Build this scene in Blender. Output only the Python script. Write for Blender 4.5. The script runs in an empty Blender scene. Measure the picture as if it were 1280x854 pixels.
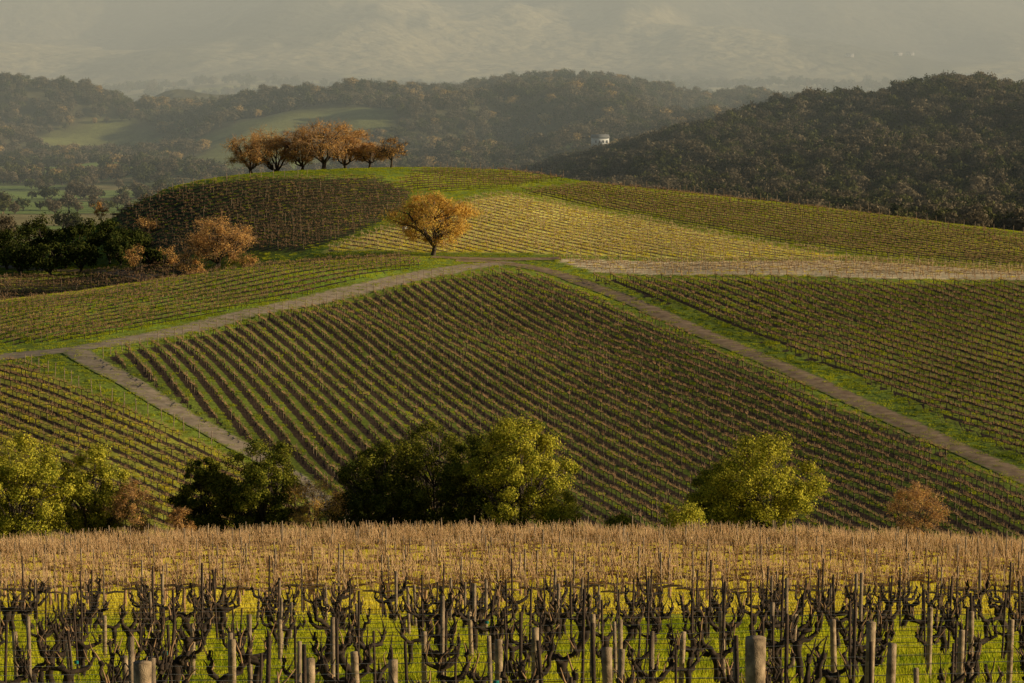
import bpy, math, random
import numpy as np
from mathutils import Vector
rng=np.random.default_rng(7)
random.seed(7)
scene=bpy.context.scene

# ------------------------------------------------------------------ camera survey helpers
F=1280*100/36.0
PITCH=math.atan(407/F); cP,sP=math.cos(PITCH),math.sin(PITCH)
def ray(u,v):
    a=(u-640)/F; b=-(v-427)/F
    return (a,cP+b*sP,-sP+b*cP)
def cpt(u,v,y):
    r=ray(u,v); k=y/r[1]; return (r[0]*k,y,r[2]*k)

# ------------------------------------------------------------------ noise
_T=np.random.default_rng(3).random((256,256))
def vnoise(x,y):
    x=np.asarray(x,float);y=np.asarray(y,float)
    xi=np.floor(x).astype(int);yi=np.floor(y).astype(int)
    fx=x-xi;fy=y-yi;fx=fx*fx*(3-2*fx);fy=fy*fy*(3-2*fy)
    g=lambda i,j:_T[i&255,j&255]
    return (g(xi,yi)*(1-fx)+g(xi+1,yi)*fx)*(1-fy)+(g(xi,yi+1)*(1-fx)+g(xi+1,yi+1)*fx)*fy
def fbm(x,y,o=4):
    s=0;a=.5;t=0
    for k in range(o):
        s=s+a*vnoise(x*2**k+17*k,y*2**k+31*k);t+=a;a*=.5
    return s/t
def sst(a,b,x):
    t=np.clip((x-a)/(b-a),0,1);return t*t*(3-2*t)

# ------------------------------------------------------------------ height field
C=[]
def add(u,v,y): C.append(cpt(u,v,y))
for x in (-70,-35,0,35,70):
    for y,z in ((-20,-3),(20,-6.7),(40,-10.5),(60,-13.9),(80,-17.5),(105,-21.8),(125,-25.0),(150,-28.9),(175,-33.0),(190,-35.7),(225,-42.3)):
        C.append((x,y,z-0.0010*x*x*min(1,max(0,y-60)/130)))
for x in (-110,-60,-20,20,60,110):
    C.append((x,250,-52)); C.append((x,280,-57.5))
for u,v,y in [
 (0,665,310),(300,672,310),(640,674,310),(960,672,310),(1280,655,310),
 (0,556,350),(0,450,400),(0,380,455),(-200,560,350),(-200,452,400),(-200,400,455),
 (200,560,350),(400,580,350),(110,440,400),(200,470,385),
 (250,410,430),(400,375,468),(540,340,505),(620,328,522),
 (100,368,467),(200,350,482),(300,336,496),(400,327,511),(547,319,530),
 (640,585,350),(640,490,400),(640,418,450),(640,354,500),
 (400,470,400),(400,405,440),
 (960,580,350),(960,480,400),(960,405,450),(960,347,490),(960,331,510),(960,290,560),(960,254,610),
 (1280,600,330),(1280,500,380),(1280,420,430),(1280,348,480),(1280,336,500),(1280,296,560),
 (1450,600,330),(1450,420,430),(1450,350,480),(1450,310,555),
 (640,290,560),(640,255,600),(640,224,650),(640,214,672),
 (800,262,600),(800,236,640),(720,228,655),(1100,271,590),
 (500,290,560),(500,212,672),(500,250,605),(400,217,668),(400,300,560),(400,255,605),
 (300,222,662),(300,322,560),(300,280,600),(200,240,650),(200,310,600)]:
    add(u,v,y)
for x,y,z in [(-60,520,-52),(-80,520,-54),(-110,520,-55),(-80,560,-54),(-110,560,-54),(-90,605,-53),(-120,605,-53),(-125,650,-53),(-100,650,-50.5),
 (-130,740,-64),(-60,740,-62),(0,740,-58),(60,740,-60),(130,740,-66),(130,640,-54),(100,640,-50),(-130,820,-68),(0,820,-68),(130,820,-70)]:
    C.append((x,y,z))
C=np.array(C);S=100.0
def U(r2): return np.where(r2>1e-12,0.5*r2*np.log(np.maximum(r2,1e-12)),0)
n=len(C);P=C[:,:2]/S
K=U(((P[:,None]-P[None])**2).sum(-1))+np.eye(n)*2e-4
A=np.zeros((n+3,n+3));A[:n,:n]=K;A[:n,n]=1;A[:n,n+1:]=P;A[n,:n]=1;A[n+1:,:n]=P.T
W=np.linalg.solve(A,np.concatenate([C[:,2],[0,0,0]]))
def tps(x,y):
    x=np.asarray(x,float)/S;y=np.asarray(y,float)/S;sh=x.shape
    x=x.ravel();y=y.ravel();z=W[n]+W[n+1]*x+W[n+2]*y
    for i in range(n): z=z+W[i]*U((x-P[i,0])**2+(y-P[i,1])**2)
    return z.reshape(sh)
Dx=[-60,4,30,61,99,137,175,213,243,326,600,1500,3000];Dz=[-92,-84,-75,-65,-55,-50,-46,-39,-36,-27,-15,-30,-60]
Ex=[-3000,-900,-414,-349,-297,-220,-155,-90,-26,39,103,168,233,414,900,3000];Ez=[-60,-66,-68,-68,-80,-76,-72,-66,-60,-55,-58,-70,-76,-82,-74,-60]
def far(x,y):
    b=np.interp(y,[600,800,1000,1500,1900,3000,4200,5000,6500,8500,12000],[-62,-67,-75,-91,-96,-110,-116,-108,70,430,500])
    rg=1-np.abs(2*fbm(x/900+5,y/1500,5)-1)*1.6
    b=b+(fbm(x/420,y/520,4)-.5)*70*sst(2600,3600,y)+(rg-.6)*230*sst(4900,6600,y)
    yc=1350+60*(vnoise(x/150,x*0+3)-.5)
    zc=np.interp(x,Dx,Dz)
    t=np.where(y<yc,(yc-y)/380,(y-yc)/300)
    d=(zc-b)*(1-sst(0,1,t))+(fbm(x/70,y/70,3)-.5)*18*(1-sst(.2,1,t))*sst(0,60,x)
    yc=2300; zc=np.interp(x,Ex,Ez)
    t=np.where(y<yc,(yc-y)/800,(y-yc)/450)
    e=(zc-b)*(1-t.clip(0,1)**1.3)+(fbm(x/140+9,y/200,3)-.5)*60*sst(0,.2,t)*(1-sst(.75,1,t))+(fbm(x/60,y/60,2)-.5)*18*(1-sst(.75,1,t))
    return b+np.maximum(np.maximum(d,e),0)
def H(x,y):
    x=np.asarray(x,float);y=np.asarray(y,float)
    w=sst(700,880,y)
    return tps(np.clip(x,-130,130),np.clip(y,-20,820))*(1-w)+far(x,y)*w
YY=np.arange(20,760,0.5)
def locate(u,v):
    r=ray(u,v);k=YY/r[1];g=r[2]*k-H(r[0]*k,YY)
    i=np.argmax(g<0) if (g<0).any() else int(np.argmin(np.where(YY>400,g,99)))
    return (float(r[0]*k[i]),float(YY[i]))
def poly(pts):
    return np.array([p[1:] if p[0]=='w' else locate(*p) for p in pts])
def inside(p,x,y):
    r=np.zeros(x.shape,bool)
    for i in range(len(p)):
        x1,y1=p[i];x2,y2=p[i-1]
        c=((y1>y)!=(y2>y))
        xx=(x2-x1)*(y-y1)/((y2-y1) if y2!=y1 else 1e-9)+x1
        r^=c&(x<xx)
    return r

# ------------------------------------------------------------------ materials
def newmat(name):
    m=bpy.data.materials.new(name);m.use_nodes=True;nt=m.node_tree
    for q in list(nt.nodes):nt.nodes.remove(q)
    return m,nt,nt.nodes,nt.links
def simple(name,c1,c2,scale=3,rough=.85,trans=0,island=False,edge=None):
    m,nt,N,L=newmat(name)
    out=N.new('ShaderNodeOutputMaterial')
    geo=N.new('ShaderNodeNewGeometry')
    noi=N.new('ShaderNodeTexNoise');noi.inputs['Scale'].default_value=scale;noi.inputs['Detail'].default_value=4
    L.new(geo.outputs['Position'],noi.inputs['Vector'])
    ramp=N.new('ShaderNodeValToRGB');ramp.color_ramp.elements[0].color=(*c1,1);ramp.color_ramp.elements[1].color=(*c2,1)
    ramp.color_ramp.elements[0].position=.3;ramp.color_ramp.elements[1].position=.7
    fac=noi.outputs['Fac']
    if island:
        mx=N.new('ShaderNodeMath');mx.operation='MULTIPLY_ADD';mx.inputs[1].default_value=.6
        L.new(geo.outputs['Random Per Island'],mx.inputs[0])
        m2=N.new('ShaderNodeMath');m2.operation='MULTIPLY_ADD';m2.inputs[1].default_value=1.2;m2.inputs[2].default_value=-.4
        L.new(noi.outputs['Fac'],m2.inputs[0]);L.new(m2.outputs[0],mx.inputs[2]);fac=mx.outputs[0]
    L.new(fac,ramp.inputs['Fac']);colout=ramp.outputs[0]
    if edge:
        at=N.new('ShaderNodeAttribute');at.attribute_name='edge'
        n3=N.new('ShaderNodeTexNoise');n3.inputs['Scale'].default_value=1.1;n3.inputs['Detail'].default_value=5;L.new(geo.outputs['Position'],n3.inputs['Vector'])
        s1=N.new('ShaderNodeMath');s1.operation='MULTIPLY_ADD';s1.inputs[1].default_value=1.6;L.new(n3.outputs['Fac'],s1.inputs[0]);L.new(at.outputs['Fac'],s1.inputs[2])
        mr=N.new('ShaderNodeMapRange');mr.inputs['From Min'].default_value=1.35;mr.inputs['From Max'].default_value=1.75;L.new(s1.outputs[0],mr.inputs['Value'])
        mc=N.new('ShaderNodeMix');mc.data_type='RGBA';L.new(mr.outputs[0],mc.inputs[0]);L.new(ramp.outputs[0],mc.inputs[6]);mc.inputs[7].default_value=(*edge,1);colout=mc.outputs[2]
    if trans>0:
        d=N.new('ShaderNodeBsdfDiffuse');t=N.new('ShaderNodeBsdfTranslucent');x=N.new('ShaderNodeMixShader')
        x.inputs[0].default_value=trans
        L.new(colout,d.inputs[0]);L.new(colout,t.inputs[0]);L.new(d.outputs[0],x.inputs[1]);L.new(t.outputs[0],x.inputs[2]);L.new(x.outputs[0],out.inputs[0])
    else:
        b=N.new('ShaderNodeBsdfPrincipled');b.inputs['Roughness'].default_value=rough;b.inputs['Specular IOR Level'].default_value=.2
        L.new(colout,b.inputs['Base Color'])
        bp=N.new('ShaderNodeBump');bp.inputs['Strength'].default_value=.5;bp.inputs['Distance'].default_value=.02
        n2=N.new('ShaderNodeTexNoise');n2.inputs['Scale'].default_value=scale*8;L.new(geo.outputs['Position'],n2.inputs['Vector'])
        L.new(n2.outputs['Fac'],bp.inputs['Height']);L.new(bp.outputs[0],b.inputs['Normal']);L.new(b.outputs[0],out.inputs[0])
    return m
M={}
M['bark']=simple('oak_bark',(.045,.033,.024),(.11,.08,.055),4)
M['twig']=simple('russet_twigs',(.28,.15,.065),(.54,.32,.15),2)  # russet twigs, lightened in colour to give bare branches a sunlit glow
M['vinewood']=simple('old_vine_wood',(.018,.012,.008),(.075,.046,.028),9)
M['cane_brown']=simple('brown_cane',(.22,.12,.055),(.50,.29,.14),2,trans=.0)  # brown canes, colour brightened so the vine tops read as sunlit
M['cane_sun_tint']=simple('sun_brightened_cane',(.54,.37,.17),(.76,.55,.28),2)  # bright tan copy of the canes, sunlight painted into the colour
M['cane_pink']=simple('pink_cane',(.56,.32,.16),(.86,.58,.31),1.5)  # pinkish canes, colour raised to imitate sunlit tips
M['stake']=simple('weathered_stake',(.14,.095,.06),(.40,.28,.17),5)
M['stake_dark']=simple('rusty_stake',(.03,.02,.015),(.10,.06,.035),5)
M['postwood']=simple('treated_post_wood',(.14,.09,.05),(.52,.36,.21),9)
M['tie']=simple('green_tie_tape',(.01,.13,.11),(.02,.2,.17),5)
M['wire']=simple('galvanised_wire',(.12,.12,.12),(.2,.2,.2),5,rough=.5)
M['hose']=simple('drip_hose',(.012,.012,.012),(.03,.03,.03),5,rough=.6)
M['grass']=simple('grass_blades',(.28,.36,.018),(.80,.72,.035),.12,trans=.45,island=True)
M['grass_mid']=simple('cover_crop_blades',(.17,.22,.016),(.60,.57,.035),.05,trans=.45,island=True)
M['grass_dry']=simple('dry_grass_blades',(.60,.50,.04),(.88,.72,.08),.12,trans=.45,island=True)  # dry grass, albedo raised to look brightly lit
M['leaf_live']=simple('live_oak_leaves',(.05,.066,.010),(.27,.245,.03),.8,trans=.25,island=True)
M['leaf_olive']=simple('yellow_green_leaves',(.14,.155,.014),(.68,.58,.065),.8,trans=.3,island=True)  # yellow-green leaves, brightened in colour to read as sunlit crowns
M['leaf_dark']=simple('dark_leaves',(.02,.03,.008),(.08,.085,.018),.8,trans=.15,island=True)
M['leaf_gold']=simple('golden_oak_leaves',(.52,.30,.05),(.90,.57,.13),.8,trans=.4,island=True)
M['leaf_rust']=simple('russet_oak_leaves',(.40,.20,.06),(.82,.48,.16),.8,trans=.35,island=True)
M['f_grey']=simple('bare_woodland',(.08,.066,.042),(.21,.165,.10),.02,island=True,trans=.2)
M['f_green']=simple('woodland_green',(.04,.048,.02),(.13,.128,.042),.02,island=True,trans=.2)
M['f_gold']=simple('woodland_gold',(.24,.17,.065),(.50,.34,.14),.02,island=True,trans=.2)

# ------------------------------------------------------------------ mesh builder (all quads)
class B:
    def __init__(s): s.v=[];s.f=[];s.m=[];s.n=0;s.mats=[]
    def mi(s,mat):
        if mat not in s.mats:s.mats.append(mat)
        return s.mats.index(mat)
    def add(s,v,f,mat):
        v=np.asarray(v,float).reshape(-1,3);f=np.asarray(f,int).reshape(-1,4)
        s.v.append(v);s.f.append(f+s.n);s.m.append(np.full(len(f),s.mi(mat)));s.n+=len(v)
    def tube(s,path,rad,mat,k=5,cap=True):
        path=np.asarray(path,float);rad=np.asarray(rad,float)
        if rad.ndim==0: rad=np.full(len(path),float(rad))
        if cap:
            path=np.vstack([path,path[-1:]+ (path[-1]-path[-2])*1e-3]);rad=np.append(rad,rad[-1]*.02)
        t=np.gradient(path,axis=0);t/=np.linalg.norm(t,axis=1)[:,None]+1e-12
        ref=np.array([0,0,1.]) if abs(t[0,2])<.8 else np.array([1.,0,0])
        a=np.cross(t,ref);a/=np.linalg.norm(a,axis=1)[:,None]+1e-12;b=np.cross(t,a)
        th=np.arange(k)*2*math.pi/k
        v=path[:,None]+rad[:,None,None]*(np.cos(th)[None,:,None]*a[:,None]+np.sin(th)[None,:,None]*b[:,None])
        m=len(path);i=np.arange(m-1)[:,None]*k;j=np.arange(k)[None];j2=(j+1)%k
        f=np.stack([i+j,i+j2,i+k+j2,i+k+j],-1)
        s.add(v,f,mat)
    def leaves(s,c,size,mat,nrm=None,asp=.6,r=None):
        r=r or rng
        N=len(c);nn=r.normal(size=(N,3))
        if nrm is not None: nn=nn*.42+nrm
        nn/=np.linalg.norm(nn,axis=1)[:,None]
        a=np.cross(nn,r.normal(size=(N,3)));a/=np.linalg.norm(a,axis=1)[:,None]
        b=np.cross(nn,a)
        sz=(np.asarray(size)*r.uniform(.6,1.3,N))[:,None]
        a=a*sz*.5;b=b*sz*.5*asp
        v=np.stack([c-a,c+b,c+a,c-b],1)
        s.add(v,np.arange(4*N).reshape(N,4),mat)
    def mesh(s,name,smooth=False):
        v=np.concatenate(s.v);f=np.concatenate(s.f);mi=np.concatenate(s.m)
        me=bpy.data.meshes.new(name);me.vertices.add(len(v));me.vertices.foreach_set('co',v.astype(np.float32).ravel())
        me.loops.add(f.size);me.loops.foreach_set('vertex_index',f.astype(np.int32).ravel())
        me.polygons.add(len(f));me.polygons.foreach_set('loop_start',(np.arange(len(f))*4).astype(np.int32))
        me.polygons.foreach_set('material_index',mi.astype(np.int32))
        if smooth: me.polygons.foreach_set('use_smooth',np.ones(len(f),bool))
        for m in s.mats: me.materials.append(m)
        me.update(calc_edges=True);me.validate();return me
    def obj(s,name,loc=(0,0,0),rz=0,link=True,coll=None,smooth=False):
        o=bpy.data.objects.new(name,s.mesh(name,smooth));o.location=loc;o.rotation_euler=(0,0,rz)
        if coll is not None: coll.objects.link(o)
        elif link: scene.collection.objects.link(o)
        return o

def instancer(name,pts,rot,scl,idx,coll):
    N=len(pts);me=bpy.data.meshes.new(name);me.vertices.add(N);me.vertices.foreach_set('co',np.asarray(pts,np.float32).ravel())
    for nm,arr in (('rot',rot),('scl',scl)):
        a=me.attributes.new(nm,'FLOAT_VECTOR','POINT');a.data.foreach_set('vector',np.asarray(arr,np.float32).ravel())
    a=me.attributes.new('idx','INT','POINT');a.data.foreach_set('value',np.asarray(idx,np.int32))
    o=bpy.data.objects.new(name,me);scene.collection.objects.link(o)
    g=bpy.data.node_groups.new(name+'_gn','GeometryNodeTree')
    g.interface.new_socket('Geometry',in_out='INPUT',socket_type='NodeSocketGeometry')
    g.interface.new_socket('Geometry',in_out='OUTPUT',socket_type='NodeSocketGeometry')
    N_=g.nodes;L=g.links;gi=N_.new('NodeGroupInput');go=N_.new('NodeGroupOutput')
    ip=N_.new('GeometryNodeInstanceOnPoints');ci=N_.new('GeometryNodeCollectionInfo')
    ci.inputs['Collection'].default_value=coll;ci.inputs['Separate Children'].default_value=True;ci.inputs['Reset Children'].default_value=True
    ip.inputs['Pick Instance'].default_value=True
    def na(nm,t):
        q=N_.new('GeometryNodeInputNamedAttribute');q.data_type=t;q.inputs[0].default_value=nm;return q.outputs[0]
    L.new(gi.outputs[0],ip.inputs['Points']);L.new(ci.outputs[0],ip.inputs['Instance'])
    L.new(na('rot','FLOAT_VECTOR'),ip.inputs['Rotation']);L.new(na('scl','FLOAT_VECTOR'),ip.inputs['Scale']);L.new(na('idx','INT'),ip.inputs['Instance Index'])
    L.new(ip.outputs[0],go.inputs[0])
    md=o.modifiers.new('instances','NODES');md.node_group=g
    return o
def rots(rz): 
    r=np.zeros((len(rz),3));r[:,2]=rz;return r
def scl3(s): return np.repeat(np.asarray(s)[:,None],3,1)

# ------------------------------------------------------------------ vineyard blocks
BL=[]
def block(name,pts,d0,d1,sp=2.4,vs=1.5,kind='brown',curv=0,col=(.11,.14,.02),soil=(.055,.035,.022),sw=.22,grass=.8,gk=0):
    p=poly(pts);a=np.array(d0[1:] if d0[0]=='w' else locate(*d0));b=np.array(d1[1:] if d1[0]=='w' else locate(*d1))
    d=(b-a)/np.linalg.norm(b-a);nn=np.array([-d[1],d[0]])
    BL.append(dict(name=name,p=p,o=a,d=d,n=nn,sp=sp,vs=vs,kind=kind,c=curv,col=col,soil=soil,sw=sw,grass=grass,gk=gk))
block('main',[(128,450),(250,421),(400,385),(540,351),(635,340),(690,350),(780,388),(860,423),(940,460),(1050,511),(1150,557),(1280,619),('w',75,300),('w',-16,300),(400,608),(330,566),(250,520),(180,478)],(650,345),(1270,605),col=(.14,.17,.022),grass=.5,sw=.28)  # ground colour darkened to stand for grazing shade on this slope
block('right',[(735,348),(900,350),(1100,355),(1400,362),(1400,620),(1280,575),(1150,510),(1000,445),(870,392),(780,364)],(800,365),(1270,560),col=(.24,.26,.035),kind='brown',grass=.9,curv=.0004,sw=.25)
block('left_upper',[(-60,440),(0,434),(110,425),(250,398),(400,365),(530,334),(515,323),(400,329),(300,339),(200,353),(100,371),(0,382),(-60,390)],(0,425),(500,333),col=(.22,.31,.03),grass=1.5,sw=.19)
block('left_lower',[(-60,458),(20,456),(100,490),(200,530),(280,567),(340,600),(400,650),('w',-22,300),('w',-75,300)],(20,460),(270,562),col=(.34,.32,.045),kind='brown',sw=.23,gk=1)
block('c1',[(375,316),(330,314),(230,318),(150,300),(140,265),(200,244),(300,226),(400,224),(470,224),(515,240),(500,268),(440,295)],(200,300),(480,240),sp=3.0,col=(.10,.115,.028),curv=.001,grass=.3,sw=.24)  # shade of the left-facing slope painted into this dark ground colour
block('c2',[(490,234),(520,217),(560,214),(640,216),(710,226),(640,236),(560,241)],(500,228),(700,226),sp=3,col=(.38,.42,.035),grass=1.2)
block('c3',[(650,241),(740,233),(850,243),(960,256),(1100,273),(1280,298),(1400,312),(1400,344),(1280,336),(1100,322),(950,300),(800,270)],(650,243),(1060,318),col=(.34,.32,.05),sw=.23)
block('c4',[(400,316),(520,278),(600,248),(640,245),(800,275),(950,305),(1060,322),(900,324),(700,318),(600,316),(530,316)],(640,250),(1040,322),col=(.76,.66,.14),soil=(.12,.08,.05),kind='tan',sw=.2,gk=1)  # bright ground colour paints the sunlight on this slope
block('band',[(690,323),(900,327),(1060,326),(1400,347),(1400,356),(1100,349),(900,344),(745,341)],(700,330),(1270,341),sp=2.4,kind='tan',col=(.78,.62,.36),soil=(.55,.4,.25),grass=.2,gk=1)  # lit cane tops painted as pale ground and soil colour
block('valley',[('w',-125,540),('w',-62,548),('w',-66,584),('w',-125,588)],('w',-120,560),('w',-60,565),col=(.08,.09,.025),grass=.4)
block('cane',[('w',-75,92),('w',75,92),('w',75,186),('w',30,191),('w',-30,191),('w',-75,184)],('w',-50,150),('w',50,163),sp=4.6,vs=1.3,kind='pink',col=(.80,.66,.07),soil=(.34,.22,.14),sw=.1,grass=3.6,gk=1,curv=-.0018)
block('near',[('w',-40,30),('w',40,30),('w',60,88),('w',-60,88)],('w',-20,60),('w',20,72),sp=2.8,vs=1.8,kind='old',col=(.26,.32,.02),soil=(.10,.10,.03),sw=.07,grass=8,gk=0)

# ------------------------------------------------------------------ terrain sheet
def axis(lo,hi,step,far_lo,far_hi,g):
    a=list(np.arange(lo,hi+step/2,step));s=step;x=hi
    while x<far_hi: s*=g;x+=s;a.append(x)
    s=step;x=lo
    while x>far_lo: s*=g;x-=s;a.insert(0,x)
    return np.array(a)
gx=axis(-125,125,1.4,-7000,7000,1.05)
gy=axis(15,700,1.4,-60,11000,1.02)
X,Y=np.meshgrid(gx,gy);Z=H(X,Y)
nx,ny=len(gx),len(gy)
col=np.zeros(X.shape+(3,));col[:]=(.20,.25,.03)
nz=fbm(X/40,Y/40,3)
col*= (0.6+.8*nz)[...,None]
rowc=np.zeros(X.shape);mask=np.zeros(X.shape);soil=np.zeros(X.shape+(3,));soil[:]=(.1,.07,.045)
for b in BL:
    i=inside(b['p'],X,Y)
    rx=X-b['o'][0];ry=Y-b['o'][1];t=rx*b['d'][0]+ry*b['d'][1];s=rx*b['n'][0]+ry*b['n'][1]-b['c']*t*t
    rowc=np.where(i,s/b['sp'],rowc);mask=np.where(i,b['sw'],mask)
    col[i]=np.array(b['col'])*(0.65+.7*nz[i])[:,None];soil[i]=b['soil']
def mixc(c,w):
    global col
    col=col*(1-w[...,None])+np.array(c)*w[...,None]
mixc((.42,.28,.18),sst(189,194,Y)*(1-sst(200,215,Y)))
w=sst(212,225,Y)*(1-sst(292,300,Y));mixc((.12,.14,.03),w)
w=sst(690,760,Y);mixc((.09,.10,.035),w)
fl=fbm(X/130,Y/60,3)
vz=sst(800,900,Y)*(1-sst(1700,1900,Y))
mixc((.34,.28,.12),vz*sst(.5,.56,fl))
mixc((.24,.31,.08),vz*sst(.5,.44,fl))
mixc((.09,.075,.045),sst(0,40,X)*sst(980,1060,Y)*(1-sst(1650,1750,Y)))
fe=fbm(X/150+4,Y/120,3)-.25*sst(-100,20,X)
mixc((.11,.10,.05),sst(1700,1800,Y))
mixc((.22,.23,.07),sst(1650,1800,Y)*sst(.58,.62,fe))
fm=fbm(X/300+3,Y/300,4)
mixc((.36,.33,.17),sst(2700,3000,Y)*sst(.5,.6,fm)*(1-sst(5000,5600,Y)))
mixc((.09,.10,.065),sst(4600,5400,Y)*.85)
mixc((.34,.32,.18),sst(4800,5200,Y)*sst(.54,.58,fbm(X/220+8,Y/400,4))*(1-sst(5800,6400,Y)))
me=bpy.data.meshes.new('terrain')
me.vertices.add(nx*ny);me.vertices.foreach_set('co',np.stack([X,Y,Z],-1).astype(np.float32).ravel())
i=np.arange(ny-1)[:,None]*nx;j=np.arange(nx-1)[None]
f=np.stack([i+j,i+j+1,i+nx+j+1,i+nx+j],-1).reshape(-1,4)
me.loops.add(f.size);me.loops.foreach_set('vertex_index',f.astype(np.int32).ravel())
me.polygons.add(len(f));me.polygons.foreach_set('loop_start',(np.arange(len(f))*4).astype(np.int32))
me.polygons.foreach_set('use_smooth',np.ones(len(f),bool));me.update(calc_edges=True)
def att(nm,arr):
    if arr.ndim==3:
        a=me.attributes.new(nm,'FLOAT_COLOR','POINT');a.data.foreach_set('color',np.concatenate([arr,np.ones(arr.shape[:2]+(1,))],-1).astype(np.float32).ravel())
    else:
        a=me.attributes.new(nm,'FLOAT','POINT');a.data.foreach_set('value',arr.astype(np.float32).ravel())
att('Col',col);att('Soil',soil);att('rowc',rowc);att('vmask',mask)
ter=bpy.data.objects.new('terrain',me);scene.collection.objects.link(ter)
m,nt,N,L=newmat('terrain_ground')
out=N.new('ShaderNodeOutputMaterial');bs=N.new('ShaderNodeBsdfPrincipled');bs.inputs['Roughness'].default_value=.95;bs.inputs['Specular IOR Level'].default_value=.1
geo=N.new('ShaderNodeNewGeometry')
def attr(nm):
    a=N.new('ShaderNodeAttribute');a.attribute_name=nm;return a
def math_(op,a,b=None,c=None):
    q=N.new('ShaderNodeMath');q.operation=op
    for k,x in enumerate((a,b,c)):
        if x is None: continue
        if isinstance(x,(int,float)): q.inputs[k].default_value=x
        else: L.new(x,q.inputs[k])
    return q.outputs[0]
def noise(sc,det=4):
    q=N.new('ShaderNodeTexNoise');q.inputs['Scale'].default_value=sc;q.inputs['Detail'].default_value=det;L.new(geo.outputs['Position'],q.inputs['Vector']);return q.outputs['Fac']
n1=noise(1.3,5);n2=noise(.05,4);n3=noise(.25,3)
fr=math_('ABSOLUTE',math_('SUBTRACT',math_('FRACT',math_('ADD',attr('rowc').outputs['Fac'],.5)),.5))
wob=math_('MULTIPLY_ADD',n1,.22,-.11)
fr=math_('ADD',fr,wob)
msk=math_('MINIMUM',1,math_('MAXIMUM',math_('MULTIPLY',math_('SUBTRACT',attr('vmask').outputs['Fac'],fr),12),0))
mx=N.new('ShaderNodeMix');mx.data_type='RGBA';L.new(msk,mx.inputs[0]);L.new(attr('Col').outputs['Color'],mx.inputs[6]);L.new(attr('Soil').outputs['Color'],mx.inputs[7])
vm=N.new('ShaderNodeVectorMath');vm.operation='SCALE'
vr=math_('MULTIPLY_ADD',n1,1.1,.45);vr2=math_('MULTIPLY_ADD',n2,1.2,.4);vr3=math_('MULTIPLY_ADD',n3,.8,.6)
L.new(mx.outputs[2],vm.inputs[0]);L.new(math_('MULTIPLY',math_('MULTIPLY',vr,vr2),vr3),vm.inputs['Scale'])
L.new(vm.outputs[0],bs.inputs['Base Color'])
bp=N.new('ShaderNodeBump');bp.inputs['Strength'].default_value=.8;bp.inputs['Distance'].default_value=.15;L.new(noise(2.5,5),bp.inputs['Height'])
bp2=N.new('ShaderNodeBump');bp2.inputs['Strength'].default_value=.6;bp2.inputs['Distance'].default_value=20;L.new(noise(.02,7),bp2.inputs['Height'])
sy=N.new('ShaderNodeSeparateXYZ');L.new(geo.outputs['Position'],sy.inputs[0])
L.new(math_('MULTIPLY',math_('GREATER_THAN',sy.outputs[1],2500),1.0),bp2.inputs['Strength'])
L.new(bp.outputs[0],bp2.inputs['Normal']);L.new(bp2.outputs[0],bs.inputs['Normal'])
L.new(bs.outputs[0],out.inputs[0]);me.materials.append(m)

# ------------------------------------------------------------------ roads
M['gravel']=simple('gravel_track',(.25,.185,.125),(.44,.335,.225),.8,edge=(.17,.20,.03))
M['dirt']=simple('dirt_track',(.20,.125,.07),(.40,.27,.16),.6,edge=(.16,.18,.03))
def road(name,pts,w,mat,dz=.1):
    p=poly(pts);q=[]
    for a,b_ in zip(p[:-1],p[1:]):
        k=max(1,int(np.linalg.norm(b_-a)/1.5))
        for t in np.arange(k)/k:q.append(a+(b_-a)*t)
    q.append(p[-1]);q=np.array(q)
    for _ in range(12): q[1:-1]=(q[:-2]+2*q[1:-1]+q[2:])/4
    t=np.gradient(q,axis=0);t/=np.linalg.norm(t,axis=1)[:,None];nn=np.stack([-t[:,1],t[:,0]],1)
    ww=w*1.35*(1+.3*(fbm(np.arange(len(q))/5.,np.zeros(len(q))+w,3)-.5))
    k=9;offs=np.linspace(-.5,.5,k);V=[];E=[]
    for o in offs:
        xy=q+nn*(o*ww)[:,None];V.append(np.stack([xy[:,0],xy[:,1],H(xy[:,0],xy[:,1])+dz-abs(o)*.12],1))
        E.append(np.full(len(q),max(abs(o)*2-.25,.5 if abs(o)<.01 else 0)*1.2))
    V=np.stack(V,1);E=np.stack(E,1);m_=len(q);i=np.arange(m_-1)[:,None]*k;j=np.arange(k-1)[None]
    b=B();b.add(V,np.stack([i+j,i+k+j,i+k+j+1,i+j+1],-1),mat);o=b.obj(name,smooth=True)
    a=o.data.attributes.new('edge','FLOAT','POINT');a.data.foreach_set('value',E.astype(np.float32).ravel())
road('gravel_road',[(-60,452),(0,446),(60,442),(110,436),(250,408),(400,374),(480,355),(540,342),(590,332),(640,328)],4.0,M['gravel'])
road('gravel_road',[(570,326),(610,327),(650,331),(700,342),(780,373),(850,404),(940,443),(1050,493),(1150,538),(1280,598),(1380,650)],2.7,M['dirt'],.12)
road('dirt_road',[(95,440),(110,452),(160,478),(215,512),(280,548),(350,585),(420,640),('w',-12,296)],2.8,M['gravel'],.14)
road('gravel_road',[(540,322),(580,324),(630,325),(700,324)],2.5,M['dirt'],.16)
road('dirt_road',[(-60,330),(0,333),(100,338),(190,348)],3.0,M['dirt'],.1)
road('dirt_road',[('w',-80,197),('w',-30,199),('w',0,200),('w',40,200),('w',90,196)],4,M['dirt'],.1)

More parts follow.
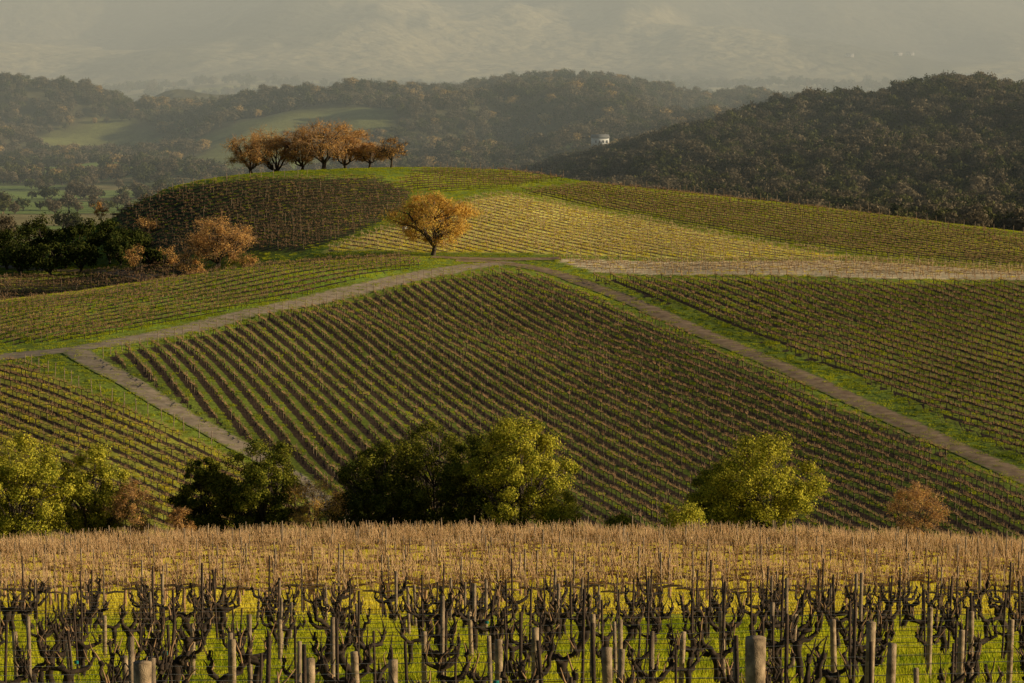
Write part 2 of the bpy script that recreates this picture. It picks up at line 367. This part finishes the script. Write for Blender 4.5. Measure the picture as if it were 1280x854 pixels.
# ------------------------------------------------------------------ vine templates
def coll(name): return bpy.data.collections.new(name)
def mid_vine(seed,cmat,smat,nc,cl,cr,hw,post_h,trunkmat,c):
    r=np.random.default_rng(seed);b=B()
    b.tube([(0,0,-.2),(.03,.02,.4),(0,0,.8)],[.06,.05,.05],trunkmat,4)
    for sgn in (-1,1):
        b.tube([(0,0,.78),(sgn*hw*.5,r.uniform(-.04,.04),.86),(sgn*hw,r.uniform(-.03,.03),.84)],[.045,.04,.03],trunkmat,4)
    for i in range(nc):
        x=r.uniform(-hw,hw);l=cl*r.uniform(.4,1.2);dx,dy=r.normal(0,.14,2)
        b.tube([(x,0,.84),(x+dx*.4,dy*.5,.84+l*.55),(x+dx,dy+r.normal(0,.08),.84+l)],[cr,cr*.85,cr*.5],cmat,3,cap=False)
    if post_h: b.tube([(.06,.05,-.2),(.06+r.normal(0,.02),.05,post_h)],[.032,.03],smat,4)
    return b.obj('vine_%s_%d'%(c.name,seed),coll=c)
cb=coll('vines_brown');ct=coll('vines_tan');ck=coll('vines_pink');co=coll('vines_old')
for s in range(6): mid_vine(s,M['cane_brown'],M['stake'],15,.42,.017,.78,1.5 if s%3==0 else 0,M['vinewood'],cb)
for s in range(6): mid_vine(s+10,M['cane_sun_tint'],M['cane_sun_tint'],12,.4,.018,.78,1.6 if s%3==0 else 0,M['cane_brown'],ct)
for s in range(6): mid_vine(s+20,M['cane_pink'],M['stake'],30,.66,.009,.68,(1.8,0,1.5,0,1.65,0)[s],M['cane_brown'],ck)
def old_vine(seed,c):
    r=np.random.default_rng(seed+50);b=B();h=r.uniform(.5,.8)
    def wob(p0,p1,k,amp):
        t=np.linspace(0,1,k)[:,None];q=np.array(p0)*(1-t)+np.array(p1)*t;q[1:-1]+=r.normal(0,amp,(k-2,3));return q
    lean=r.normal(0,.09,2)
    tr=wob((0,0,-.2),(lean[0],lean[1],h),7,.03);b.tube(tr,r.uniform(.05,.085)*np.array([1.3,1,.9,1,.85,1,1.2]),M['vinewood'],8)
    top=tr[-1]
    for sgn in (-1,1):
        for q in range(r.integers(1,3)):
            e=top+np.array([sgn*r.uniform(.1,.5),r.normal(0,.12),r.uniform(.2,.6)])
            mid=top*.45+e*.55+np.array([sgn*.08,0,-.08]);a=np.vstack([wob(top,mid,4,.03),wob(mid,e,4,.03)[1:]])
            b.tube(a,np.linspace(.05,.024,7)*r.uniform(.8,1.25,7),M['vinewood'],6)
            for k in range(r.integers(3,7)):
                p=a[r.integers(2,7)];l=r.uniform(.1,.4);d=np.array([r.normal(0,.4),r.normal(0,.3),1]);d/=np.linalg.norm(d)
                b.tube([p,p+d*l*.5+r.normal(0,.02,3),p+d*l],[.018,.011,.007],M['cane_brown'] if k%3==0 else M['vinewood'],4)
                b.tube([p-d*.02,p+d*.05],[.042,.028],M['vinewood'],5)
    hh=r.uniform(1.35,1.95)
    if seed%5<3: b.tube([(.08,.07,-.2),(.08+r.normal(0,.07),.07,hh)],[.026,.024],M['stake_dark'],6)
    elif seed%5==3: b.tube([(.08,.07,-.2),(.08+r.normal(0,.05),.07,hh*.9)],[.042,.04],M['stake'],7)
    if seed in(1,):
        z=r.uniform(.9,1.2);b.tube([(.08,.07,z),(.08,.07,z+.05)],[.04,.04],M['tie'],6)
    return b.obj('old_vine_%02d'%seed,coll=c)
for s in range(20): old_vine(s,co)
def tuft(name,mat,nb,rad,h,w,seed,c):
    r=np.random.default_rng(seed);b=B();V=[]
    for i in range(nb):
        a=r.uniform(0,6.28);q=rad*math.sqrt(r.random());x,y=q*math.cos(a),q*math.sin(a);an=r.uniform(0,3.14)
        dx,dy=math.cos(an)*w*.5,math.sin(an)*w*.5;hh=h*r.uniform(.5,1.2);lx,ly=r.normal(0,h*.35,2)
        V+=[(x-dx,y-dy,-.03),(x+dx,y+dy,-.03),(x+lx+dx*.3,y+ly+dy*.3,hh),(x+lx-dx*.3,y+ly-dy*.3,hh)]
    b.add(V,np.arange(4*nb).reshape(nb,4),mat);b.obj(name,coll=c)
cg0=coll('grass_green')
for s in range(5):
    tuft('g%d'%s,M['grass'] if s<4 else M['grass_dry'],44,.35,.15+.05*(s%2),.024,s,cg0)
cgm0=coll('grass_mid_green');cgm1=coll('grass_mid_dry')
for s in range(4):
    tuft('gm%d'%s,M['grass_mid'],44,.6,.17,.06,s+20,cgm0);tuft('dm%d'%s,M['grass_dry'],44,.6,.18,.06,s+30,cgm1)

cols={'brown':(cb,6),'tan':(ct,6),'pink':(ck,6),'old':(co,20)}
def infrust(x,y,m=1.18): return (np.abs(x)<y*.18*m+4)
VP={k:[] for k in cols};GP={'n0':[],'m0':[],'m1':[]};wireb=B()
for b in BL:
    R=260;ns=int(R/b['sp']);ntt=int(R/b['vs'])
    s=np.arange(-ns,ns+1)*b['sp'];t=np.arange(-ntt,ntt+1)*b['vs'];Sg,Tg=np.meshgrid(s,t)
    Tg=Tg+rng.normal(0,.06 if b['kind']!='old' else .15,Tg.shape)+rng.random(len(s))[None,:]*b['vs'];off=Sg+b['c']*Tg*Tg+rng.normal(0,.04,Tg.shape)
    x=b['o'][0]+Tg*b['d'][0]+off*b['n'][0];y=b['o'][1]+Tg*b['d'][1]+off*b['n'][1]
    k=inside(b['p'],x,y)&infrust(x,y)&(rng.random(x.shape)>(.03 if b['kind']!='old' else .08))
    ang=math.atan2(b['d'][1],b['d'][0])+np.arctan(2*b['c']*Tg)
    x,y,a=x[k],y[k],ang[k];z=H(x,y)
    VP[b['kind']].append(np.stack([x,y,z,a],1))
    if b['grass']>0:
        lo=b['p'].min(0);hi=b['p'].max(0);nn=int((hi-lo).prod()*b['grass'])
        x=rng.uniform(lo[0],hi[0],nn);y=rng.uniform(lo[1],hi[1],nn)
        k=inside(b['p'],x,y)&infrust(x,y,1.1);x,y=x[k],y[k]
        rx=x-b['o'][0];ry=y-b['o'][1];t=rx*b['d'][0]+ry*b['d'][1];s_=(rx*b['n'][0]+ry*b['n'][1]-b['c']*t*t)/b['sp']
        fr=np.abs((s_+.5)%1-.5);k=fr>b['sw']+.06;x,y=x[k],y[k]
        key='n0' if b['kind']=='old' else ('m1' if b['gk'] else 'm0')
        GP[key].append(np.stack([x,y],1))
    if b['kind'] in('old',):
        for s0 in np.arange(-15,15)*b['sp']:
            t=np.arange(-40,41,2.0);xx=b['o'][0]+t*b['d'][0]+s0*b['n'][0];yy=b['o'][1]+t*b['d'][1]+s0*b['n'][1]
            k=inside(b['p'],xx,yy)&infrust(xx,yy)
            if k.sum()<3: continue
            xx,yy=xx[k],yy[k];zz=H(xx,yy)
            for hh,rr,mt in ((1.15,.003,M['wire']),(.42,.007,M['hose'])):
                wireb.tube(np.stack([xx,yy+.05,zz+hh+rng.normal(0,.02,len(xx))],1),rr,mt,3)
names={'brown':'vineyard_rows','tan':'sun_tinted_vineyard_rows','pink':'unpruned_vineyard_rows','old':'pruned_old_grapevines'}  # tan rows carry painted sunlight in their cane colour
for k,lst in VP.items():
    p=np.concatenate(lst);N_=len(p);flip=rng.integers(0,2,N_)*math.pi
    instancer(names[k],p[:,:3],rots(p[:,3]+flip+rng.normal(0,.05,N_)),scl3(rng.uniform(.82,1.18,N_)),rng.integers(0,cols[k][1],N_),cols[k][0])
wireb.obj('trellis_wires')
# row-end posts along the block edges
pb=B()
for line in [[(142,265),(200,243),(300,225),(400,222)],[(742,230),(850,240),(960,253),(1100,270),(1280,295),(1380,308)],[(128,448),(250,419),(400,383),(540,349),(635,338)],[(30,456),(100,486),(200,526),(280,563)],[(690,322),(900,325),(1060,326),(1380,344)],[(530,215),(600,213),(660,217),(720,225)]]:
    p=poly(line)
    for a_,b_ in zip(p[:-1],p[1:]):
        k=int(np.linalg.norm(b_-a_)/2.6)
        for i in range(k):
            q=a_+(b_-a_)*(i+rng.uniform(-.15,.15))/k;z=float(H(q[0],q[1]));l=rng.normal(0,.06,2)
            pb.tube([(q[0],q[1],z-.3),(q[0]+l[0],q[1]+l[1],z+rng.uniform(1.5,1.9))],[.06,.055],M['stake'],5)
pb.obj('row_end_posts')
def scatter(lo,hi,dens):
    nn=int((hi[0]-lo[0])*(hi[1]-lo[1])*dens);x=rng.uniform(lo[0],hi[0],nn);y=rng.uniform(lo[1],hi[1],nn)
    k=infrust(x,y,1.1)
    for b in BL: k&=~inside(b['p'],x,y)
    return np.stack([x[k],y[k]],1)
GP['m0'].append(scatter((-115,318),(110,675),.5))
for k,(nm,c_,nt_) in {'n0':('near_grass',cg0,5),'m0':('green_grass',cgm0,4),'m1':('dry_grass',cgm1,4)}.items():
    p=np.concatenate(GP[k]);N_=len(p)
    instancer(nm,np.stack([p[:,0],p[:,1],H(p[:,0],p[:,1])],1),rots(rng.uniform(0,6.28,N_)),scl3(rng.uniform(.6,1.3,N_)),rng.integers(0,nt_,N_),c_)

def post(u,v,y,w):
    x,_,zt=cpt(u,v,y);zg=float(H(x,y));b=B();r=np.random.default_rng(int(u))
    h=zt-zg;k=6;zz=np.linspace(-.3,h,k)
    b.tube(np.stack([np.linspace(0,r.normal(0,.04),k),np.zeros(k),zz],1),w/2*r.uniform(.95,1.05,k),M['postwood'],12)
    b.obj('vineyard_post',(x,y,zg))
for u,v,y,w in [(945,797,30,.22),(175,828,31,.2),(762,810,34,.13),(385,824,34,.12),(491,825,34,.12),(1085,778,38,.13),(1110,805,36,.12),(625,800,42,.12),(668,785,46,.12),(290,800,44,.11),(450,815,42,.11),(1045,775,50,.11),(1200,788,46,.11),(1215,765,52,.11),(160,820,44,.1),(92,805,48,.1),(905,765,54,.12),(530,790,52,.1),(775,775,54,.1),(1162,760,56,.11),(740,768,55,.1),(22,790,50,.1),(240,780,56,.1),(1262,775,52,.11),(850,790,50,.1),(990,768,58,.1),(350,775,60,.1),(590,765,62,.1),(130,770,62,.1)]:
    post(u,v,y,w)

# ------------------------------------------------------------------ trees
def tree(name,x,y,h,w,trunk,leafmat,seed,nc=34,nl=240,ls=.3,cr=.2,rz=0,coll_=None,tw=6,flat=.75,tr=None,sink=.15,low=-.75,inner=.35,twm=None,tws=.07):
    r=np.random.default_rng(seed);b=B();ch=h-trunk;cz=trunk+ch*.48
    pts=[]
    while len(pts)<nc:
        p=r.uniform(-1,1,3)
        q=np.linalg.norm(p)
        if q>1 or q<inner: continue
        if p[2]<low: continue
        pts.append((p[0]*w/2*(1-cr),p[1]*w/2*(1-cr),cz+p[2]*ch/2*(1-cr*.9)))
    pts=np.array(pts)
    pts[:,0]*=1+.16*np.sin(pts[:,2]*1.3+seed)
    tr=tr or w*.028
    fork=np.array([r.normal(0,w*.02),r.normal(0,w*.02),trunk*.95])
    b.tube([(0,0,-.4),(fork[0]*.3,fork[1]*.3,trunk*.3),(fork[0]*.8,fork[1]*.8,trunk*.7),fork],[tr*1.5,tr*1.05,tr*.95,tr],M['bark'],8)
    nl_=6;limbs=[]
    for i in range(nl_):
        a=i*2*math.pi/nl_+r.normal(0,.3);e=np.array([math.cos(a)*w*.27,math.sin(a)*w*.27,trunk+ch*r.uniform(.3,.6)])
        if i==0: e=np.array([0,0,trunk+ch*.65])
        m1=fork*.6+e*.4+np.array([0,0,-ch*.04])+r.normal(0,w*.015,3)
        L_=np.array([fork,m1,e*.7+fork*.3+r.normal(0,w*.015,3),e]);limbs.append(L_)
        b.tube(L_,[tr*.7,tr*.5,tr*.4,tr*.28],M['bark'],6)
    cen=np.array([0,0,cz])
    for p in pts:
        k=np.argmin([np.linalg.norm(l[2]-p) for l in limbs]);s=limbs[k][r.integers(1,4)]
        mid=(s+p)/2+r.normal(0,w*.02,3);b.tube([s,mid,p],[tr*.25,tr*.17,tr*.08],M['bark'],4)
        R=w*cr*r.uniform(.45,1.25)
        for _ in range(tw):
            d=r.normal(size=3);d/=np.linalg.norm(d);b.tube([p,p+d*R*.5+r.normal(0,.05,3),p+d*R*r.uniform(.8,1.2)],[tr*tws,tr*tws*.7,tr*tws*.35],twm or M['bark'],3,cap=False)
        if nl:
            N_=int(nl*r.uniform(.6,1.3));d=r.normal(size=(N_,3));d/=np.linalg.norm(d,axis=1)[:,None]
            q=R*(r.random(N_)**.45)*r.uniform(.75,1.2,N_);dd=d.copy();dd[:,2]*=flat
            og=(p-cen)/(w/2);b.leaves(p+dd*q[:,None],ls,leafmat,nrm=d+og*.5,r=r)
    if coll_ is not None: return b.obj(name,coll=coll_)
    z=float(H(x,y))
    return b.obj(name,(x,y,z-sink),rz)
def T(name,u,vtop,y,wpx,trunk,mat,seed,**k):
    p=cpt(u,vtop,y);x=p[0];h=p[2]-float(H(x,y));w=wpx/F*y
    return tree(name,x,y,max(h,1.5),w,trunk,M[mat],seed,**k)
T('golden_oak_tree',541,236,530,124,1.7,'leaf_gold',4,nc=90,nl=200,ls=.30,cr=.115,tw=10,flat=.7,tr=.42,low=-.85,twm=M['twig'])
for i,(u,vt,y,wp,t,m_) in enumerate([(314,164,660,74,1.5,'leaf_rust'),(344,155,668,78,1.6,'leaf_rust'),(376,160,664,66,1.7,'leaf_rust'),(404,146,660,96,1.8,'leaf_rust'),(432,153,668,72,1.7,'leaf_rust'),(462,176,664,52,1.5,'leaf_rust'),(489,169,660,52,1.9,'leaf_rust')]):
    T('russet_oak_tree',u,vt,y,wp,t,m_,30+i,nc=60,nl=100 if u<480 else 30,ls=.28,cr=.14,tw=16,flat=.7,low=-.8,twm=M['twig'] if u<480 else M['bark'],tws=.09)
T('russet_oak_tree',272,264,556,100,1.0,'leaf_rust',50,nc=60,nl=140,ls=.28,cr=.14,tw=16,low=-.9,twm=M['twig'],tws=.09)
T('russet_oak_tree',125,246,655,24,1.0,'leaf_rust',51,nc=12,nl=60,ls=.35,cr=.2)
for i,(u,vt,y,wp) in enumerate([(8,282,604,65),(48,262,612,58),(80,276,605,55),(110,270,608,50),(136,264,600,50),(25,300,596,60),(65,296,594,66),(100,300,596,58),(150,298,592,60),(188,312,580,50),(-30,285,604,60),(165,285,606,60)]):
    T('dark_oak_tree',u,vt,y,wp,.8,'leaf_dark',60+i,nc=30,nl=140,ls=.5,cr=.2,tw=2)
for i,(u,vt,y,wp) in enumerate([(210,300,570,32),(232,308,556,34),(312,316,545,34),(245,320,550,34),(185,272,620,40),(172,300,575,36)]):
    T('bare_shrub',u,vt,y,wp,.3,'leaf_rust',80+i,nc=16,nl=50,ls=.3,cr=.22,tw=10)
fg=[('live_oak_tree',28,534,222,142,1.0,'leaf_olive'),('live_oak_tree',114,546,226,118,1.0,'leaf_olive'),
('live_oak_tree',256,558,226,84,.8,'leaf_live'),('live_oak_tree',325,540,224,124,1.0,'leaf_live'),
('live_oak_tree',474,546,228,132,1.0,'leaf_live'),('live_oak_tree',540,516,230,156,1.2,'leaf_live'),('live_oak_tree',600,534,226,116,1.0,'leaf_live'),('live_oak_tree',648,514,222,144,1.0,'leaf_olive'),
('live_oak_tree',956,532,220,164,.8,'leaf_olive'),('live_oak_tree',905,574,222,96,.6,'leaf_olive')]
for i,(nm,u,vt,y,wp,t,m_) in enumerate(fg):
    T(nm,u,vt,y,wp,t,m_,100+i,nc=110,nl=340,ls=.18,cr=.11,tw=3,flat=.85,low=-1)
for i,(u,vt,y,wp,m_) in enumerate([(705,620,220,54,'leaf_olive'),(775,636,222,40,'leaf_olive'),(852,622,214,80,'leaf_olive'),(-20,600,222,80,'leaf_olive'),(432,606,222,60,'leaf_dark'),(690,596,224,60,'leaf_olive')]):
    T('green_shrub',u,vt,y,wp,.3,m_,130+i,nc=26,nl=220,ls=.16,cr=.2,tw=3)
for i,(u,vt,y,wp,m_) in enumerate([(165,585,222,72,'leaf_rust'),(392,586,222,84,'leaf_gold'),(1145,590,220,86,'leaf_rust'),(225,625,221,40,'leaf_rust')]):
    T('bare_shrub',u,vt,y,wp,.4,m_,140+i,nc=60,nl=100,ls=.12,cr=.17,tw=16,tr=.09,twm=M['twig'],tws=.14)

# ------------------------------------------------------------------ distant woodland
cf=coll('woodland_templates')
def ftree(seed,mat):
    tree('wt_%02d'%seed,0,0,8.5,9.5,1.5,mat,200+seed,nc=20,nl=34,ls=.95,cr=.22,tw=0,coll_=cf)
for s in range(9): ftree(s,M[('f_grey','f_grey','f_green','f_grey','f_green','f_green','f_grey','f_gold','f_green')[s]])
def wood(name,x,y,smin,smax,pal):
    N_=len(x);s=rng.uniform(smin,smax,N_)
    instancer(name,np.stack([x,y,H(x,y)-.5],1),rots(rng.uniform(0,6.28,N_)),scl3(s),np.array(pal)[rng.integers(0,len(pal),N_)],cf)
def scat(x0,x1,y0,y1,sp_):
    nn=int((x1-x0)*(y1-y0)/sp_**2);return rng.uniform(x0,x1,nn),rng.uniform(y0,y1,nn)
x,y=scat(-20,420,960,1480,5.8)
k=(np.abs(x)<y*.22+20)&(x>(-20+(1400-y)*.02+10*fbm(x*0,y/30)));x,y=x[k],y[k]
wood('wooded_hill_trees',x,y,.6,1.25,[0,1,2,3,4,5,6,2,1,0,3,8])
x,y=scat(-620,620,1560,2480,8.2);fe=fbm(x/150+4,y/120,3)-.25*sst(-100,20,x)
k=(np.abs(x)<y*.2+60)&(fe<.59);x,y=x[k],y[k]
wood('ridge_woodland',x,y,.6,1.3,[0,1,2,3,4,5,6,7,8,0,3,6])
x,y=scat(-300,80,900,1560,16);mk=fbm(x/60+4,y/40,3);k=(mk>.58);x,y=x[k],y[k]
wood('valley_trees',x,y,.6,1.1,[0,1,3,4,5])
x,y=scat(-1200,1200,2700,4800,26);mk=fbm(x/200+1,y/260,3);k=(np.abs(x)<y*.2+50)&(mk<.55);x,y=x[k],y[k]
wood('foothill_woodland',x,y,1.0,2.0,[2,4,5,8,0])

# ------------------------------------------------------------------ houses
M['whitewall']=simple('white_wall',(.6,.6,.58),(.75,.74,.7),.5);M['roof']=simple('grey_roof',(.12,.12,.12),(.2,.2,.2),.5);M['glass']=simple('window_glass',(.02,.02,.03),(.04,.04,.05),.5,rough=.2)
def box(name,sz,loc,mat,parent):
    b=B();x,y,z=[q/2 for q in sz];v=[(-x,-y,-z),(x,-y,-z),(x,y,-z),(-x,y,-z),(-x,-y,z),(x,-y,z),(x,y,z),(-x,y,z)]
    b.add(v,[(0,3,2,1),(4,5,6,7),(0,1,5,4),(1,2,6,5),(2,3,7,6),(3,0,4,7)],mat);o=b.obj(name,loc);o.parent=parent;return o
def house(x,y,w,d,h,rz,base=0):
    z0=float(H(x,y))
    e=bpy.data.objects.new('white_house',None);scene.collection.objects.link(e);e.location=(x,y,z0);e.rotation_euler=(0,0,rz)
    if base: box('stone_base',(w*1.3,d*1.3,base+2),(0,0,(base-2)/2),M['roof'],e)
    box('walls',(w,d,h),(0,0,base+h/2),M['whitewall'],e)
    b=B();o=.5;rh=h*.45;q=base+h+.02;v=[(-w/2-o,-d/2-o,q),(w/2+o,-d/2-o,q),(w/2+o,d/2+o,q),(-w/2-o,d/2+o,q),(-w/2-o,0,q+rh),(w/2+o,0,q+rh),(-w/2-o,0,q),(w/2+o,0,q)]
    b.add(v,[(0,1,5,4),(3,4,5,2),(0,4,3,6),(1,7,2,5),(0,3,2,1)],M['roof']);ro=b.obj('roof');ro.parent=e
    for i in range(4): box('window_%d'%i,(w*.1,.1,h*.3),(-w*.36+i*w*.24,-d/2-.06,base+h*.55),M['glass'],e)
    box('door',(w*.08,.12,h*.55),(w*.0,-d/2-.07,base+h*.28),M['roof'],e)
house((750-640)/F*1640,1640,9,7,4.5,.2,7)
for u,y in [(1120,5300),(1135,5320),(420,4300),(590,4500),(910,4700),(1225,4300),(1060,5200)]: house((u-640)/F*y,y,14,9,5,.3*random.random(),0)
x,y=locate(506,297)
e=bpy.data.objects.new('field_sign',None);scene.collection.objects.link(e);e.location=(x,y,float(H(x,y)))
box('panel',(1.1,.06,.7),(0,0,1.75),M['whitewall'],e);box('post_left',(.08,.08,1.4),(-.4,.0,.7),M['stake'],e);box('post_right',(.08,.08,1.4),(.4,.0,.7),M['stake'],e)

# ------------------------------------------------------------------ light
AZ,EL=math.radians(95),math.radians(16)
sd=Vector((math.cos(EL)*math.sin(AZ),math.cos(EL)*math.cos(AZ),math.sin(EL)))
l=bpy.data.lights.new('sun','SUN');l.energy=5;l.angle=math.radians(.5);l.color=(1,.86,.58)
lo=bpy.data.objects.new('sun',l);lo.rotation_euler=sd.to_track_quat('Z','Y').to_euler();lo.location=(200,100,200);scene.collection.objects.link(lo)
w=bpy.data.worlds.new('World');scene.world=w;w.use_nodes=True;nt=w.node_tree
bg=nt.nodes['Background'];sk=nt.nodes.new('ShaderNodeTexSky');sk.sky_type='NISHITA';sk.sun_disc=False;sk.sun_elevation=EL;sk.sun_rotation=AZ
nt.links.new(sk.outputs[0],bg.inputs[0]);bg.inputs[1].default_value=.05
m,nt,N,L=newmat('valley_haze');out=N.new('ShaderNodeOutputMaterial');vs=N.new('ShaderNodeVolumeScatter')
vs.inputs['Color'].default_value=(.86,.98,1,1);vs.inputs['Density'].default_value=.00028;vs.inputs['Anisotropy'].default_value=0
L.new(vs.outputs[0],out.inputs['Volume'])
b=B();x0,x1,y0,y1,z0,z1=-6500,6500,900,10500,-400,50
b.add([(x0,y0,z0),(x1,y0,z0),(x1,y1,z0),(x0,y1,z0),(x0,y0,z1),(x1,y0,z1),(x1,y1,z1),(x0,y1,z1)],[(0,3,2,1),(4,5,6,7),(0,1,5,4),(1,2,6,5),(2,3,7,6),(3,0,4,7)],m)
b.obj('haze')
cam=bpy.data.cameras.new('camera');cam.lens=100;cam.sensor_width=36;cam.clip_end=20000;cam.clip_start=.5
co_=bpy.data.objects.new('camera',cam);co_.rotation_euler=(math.pi/2-PITCH,0,0);scene.collection.objects.link(co_);scene.camera=co_
scene.view_settings.view_transform='Standard';scene.view_settings.look='None';scene.view_settings.exposure=0
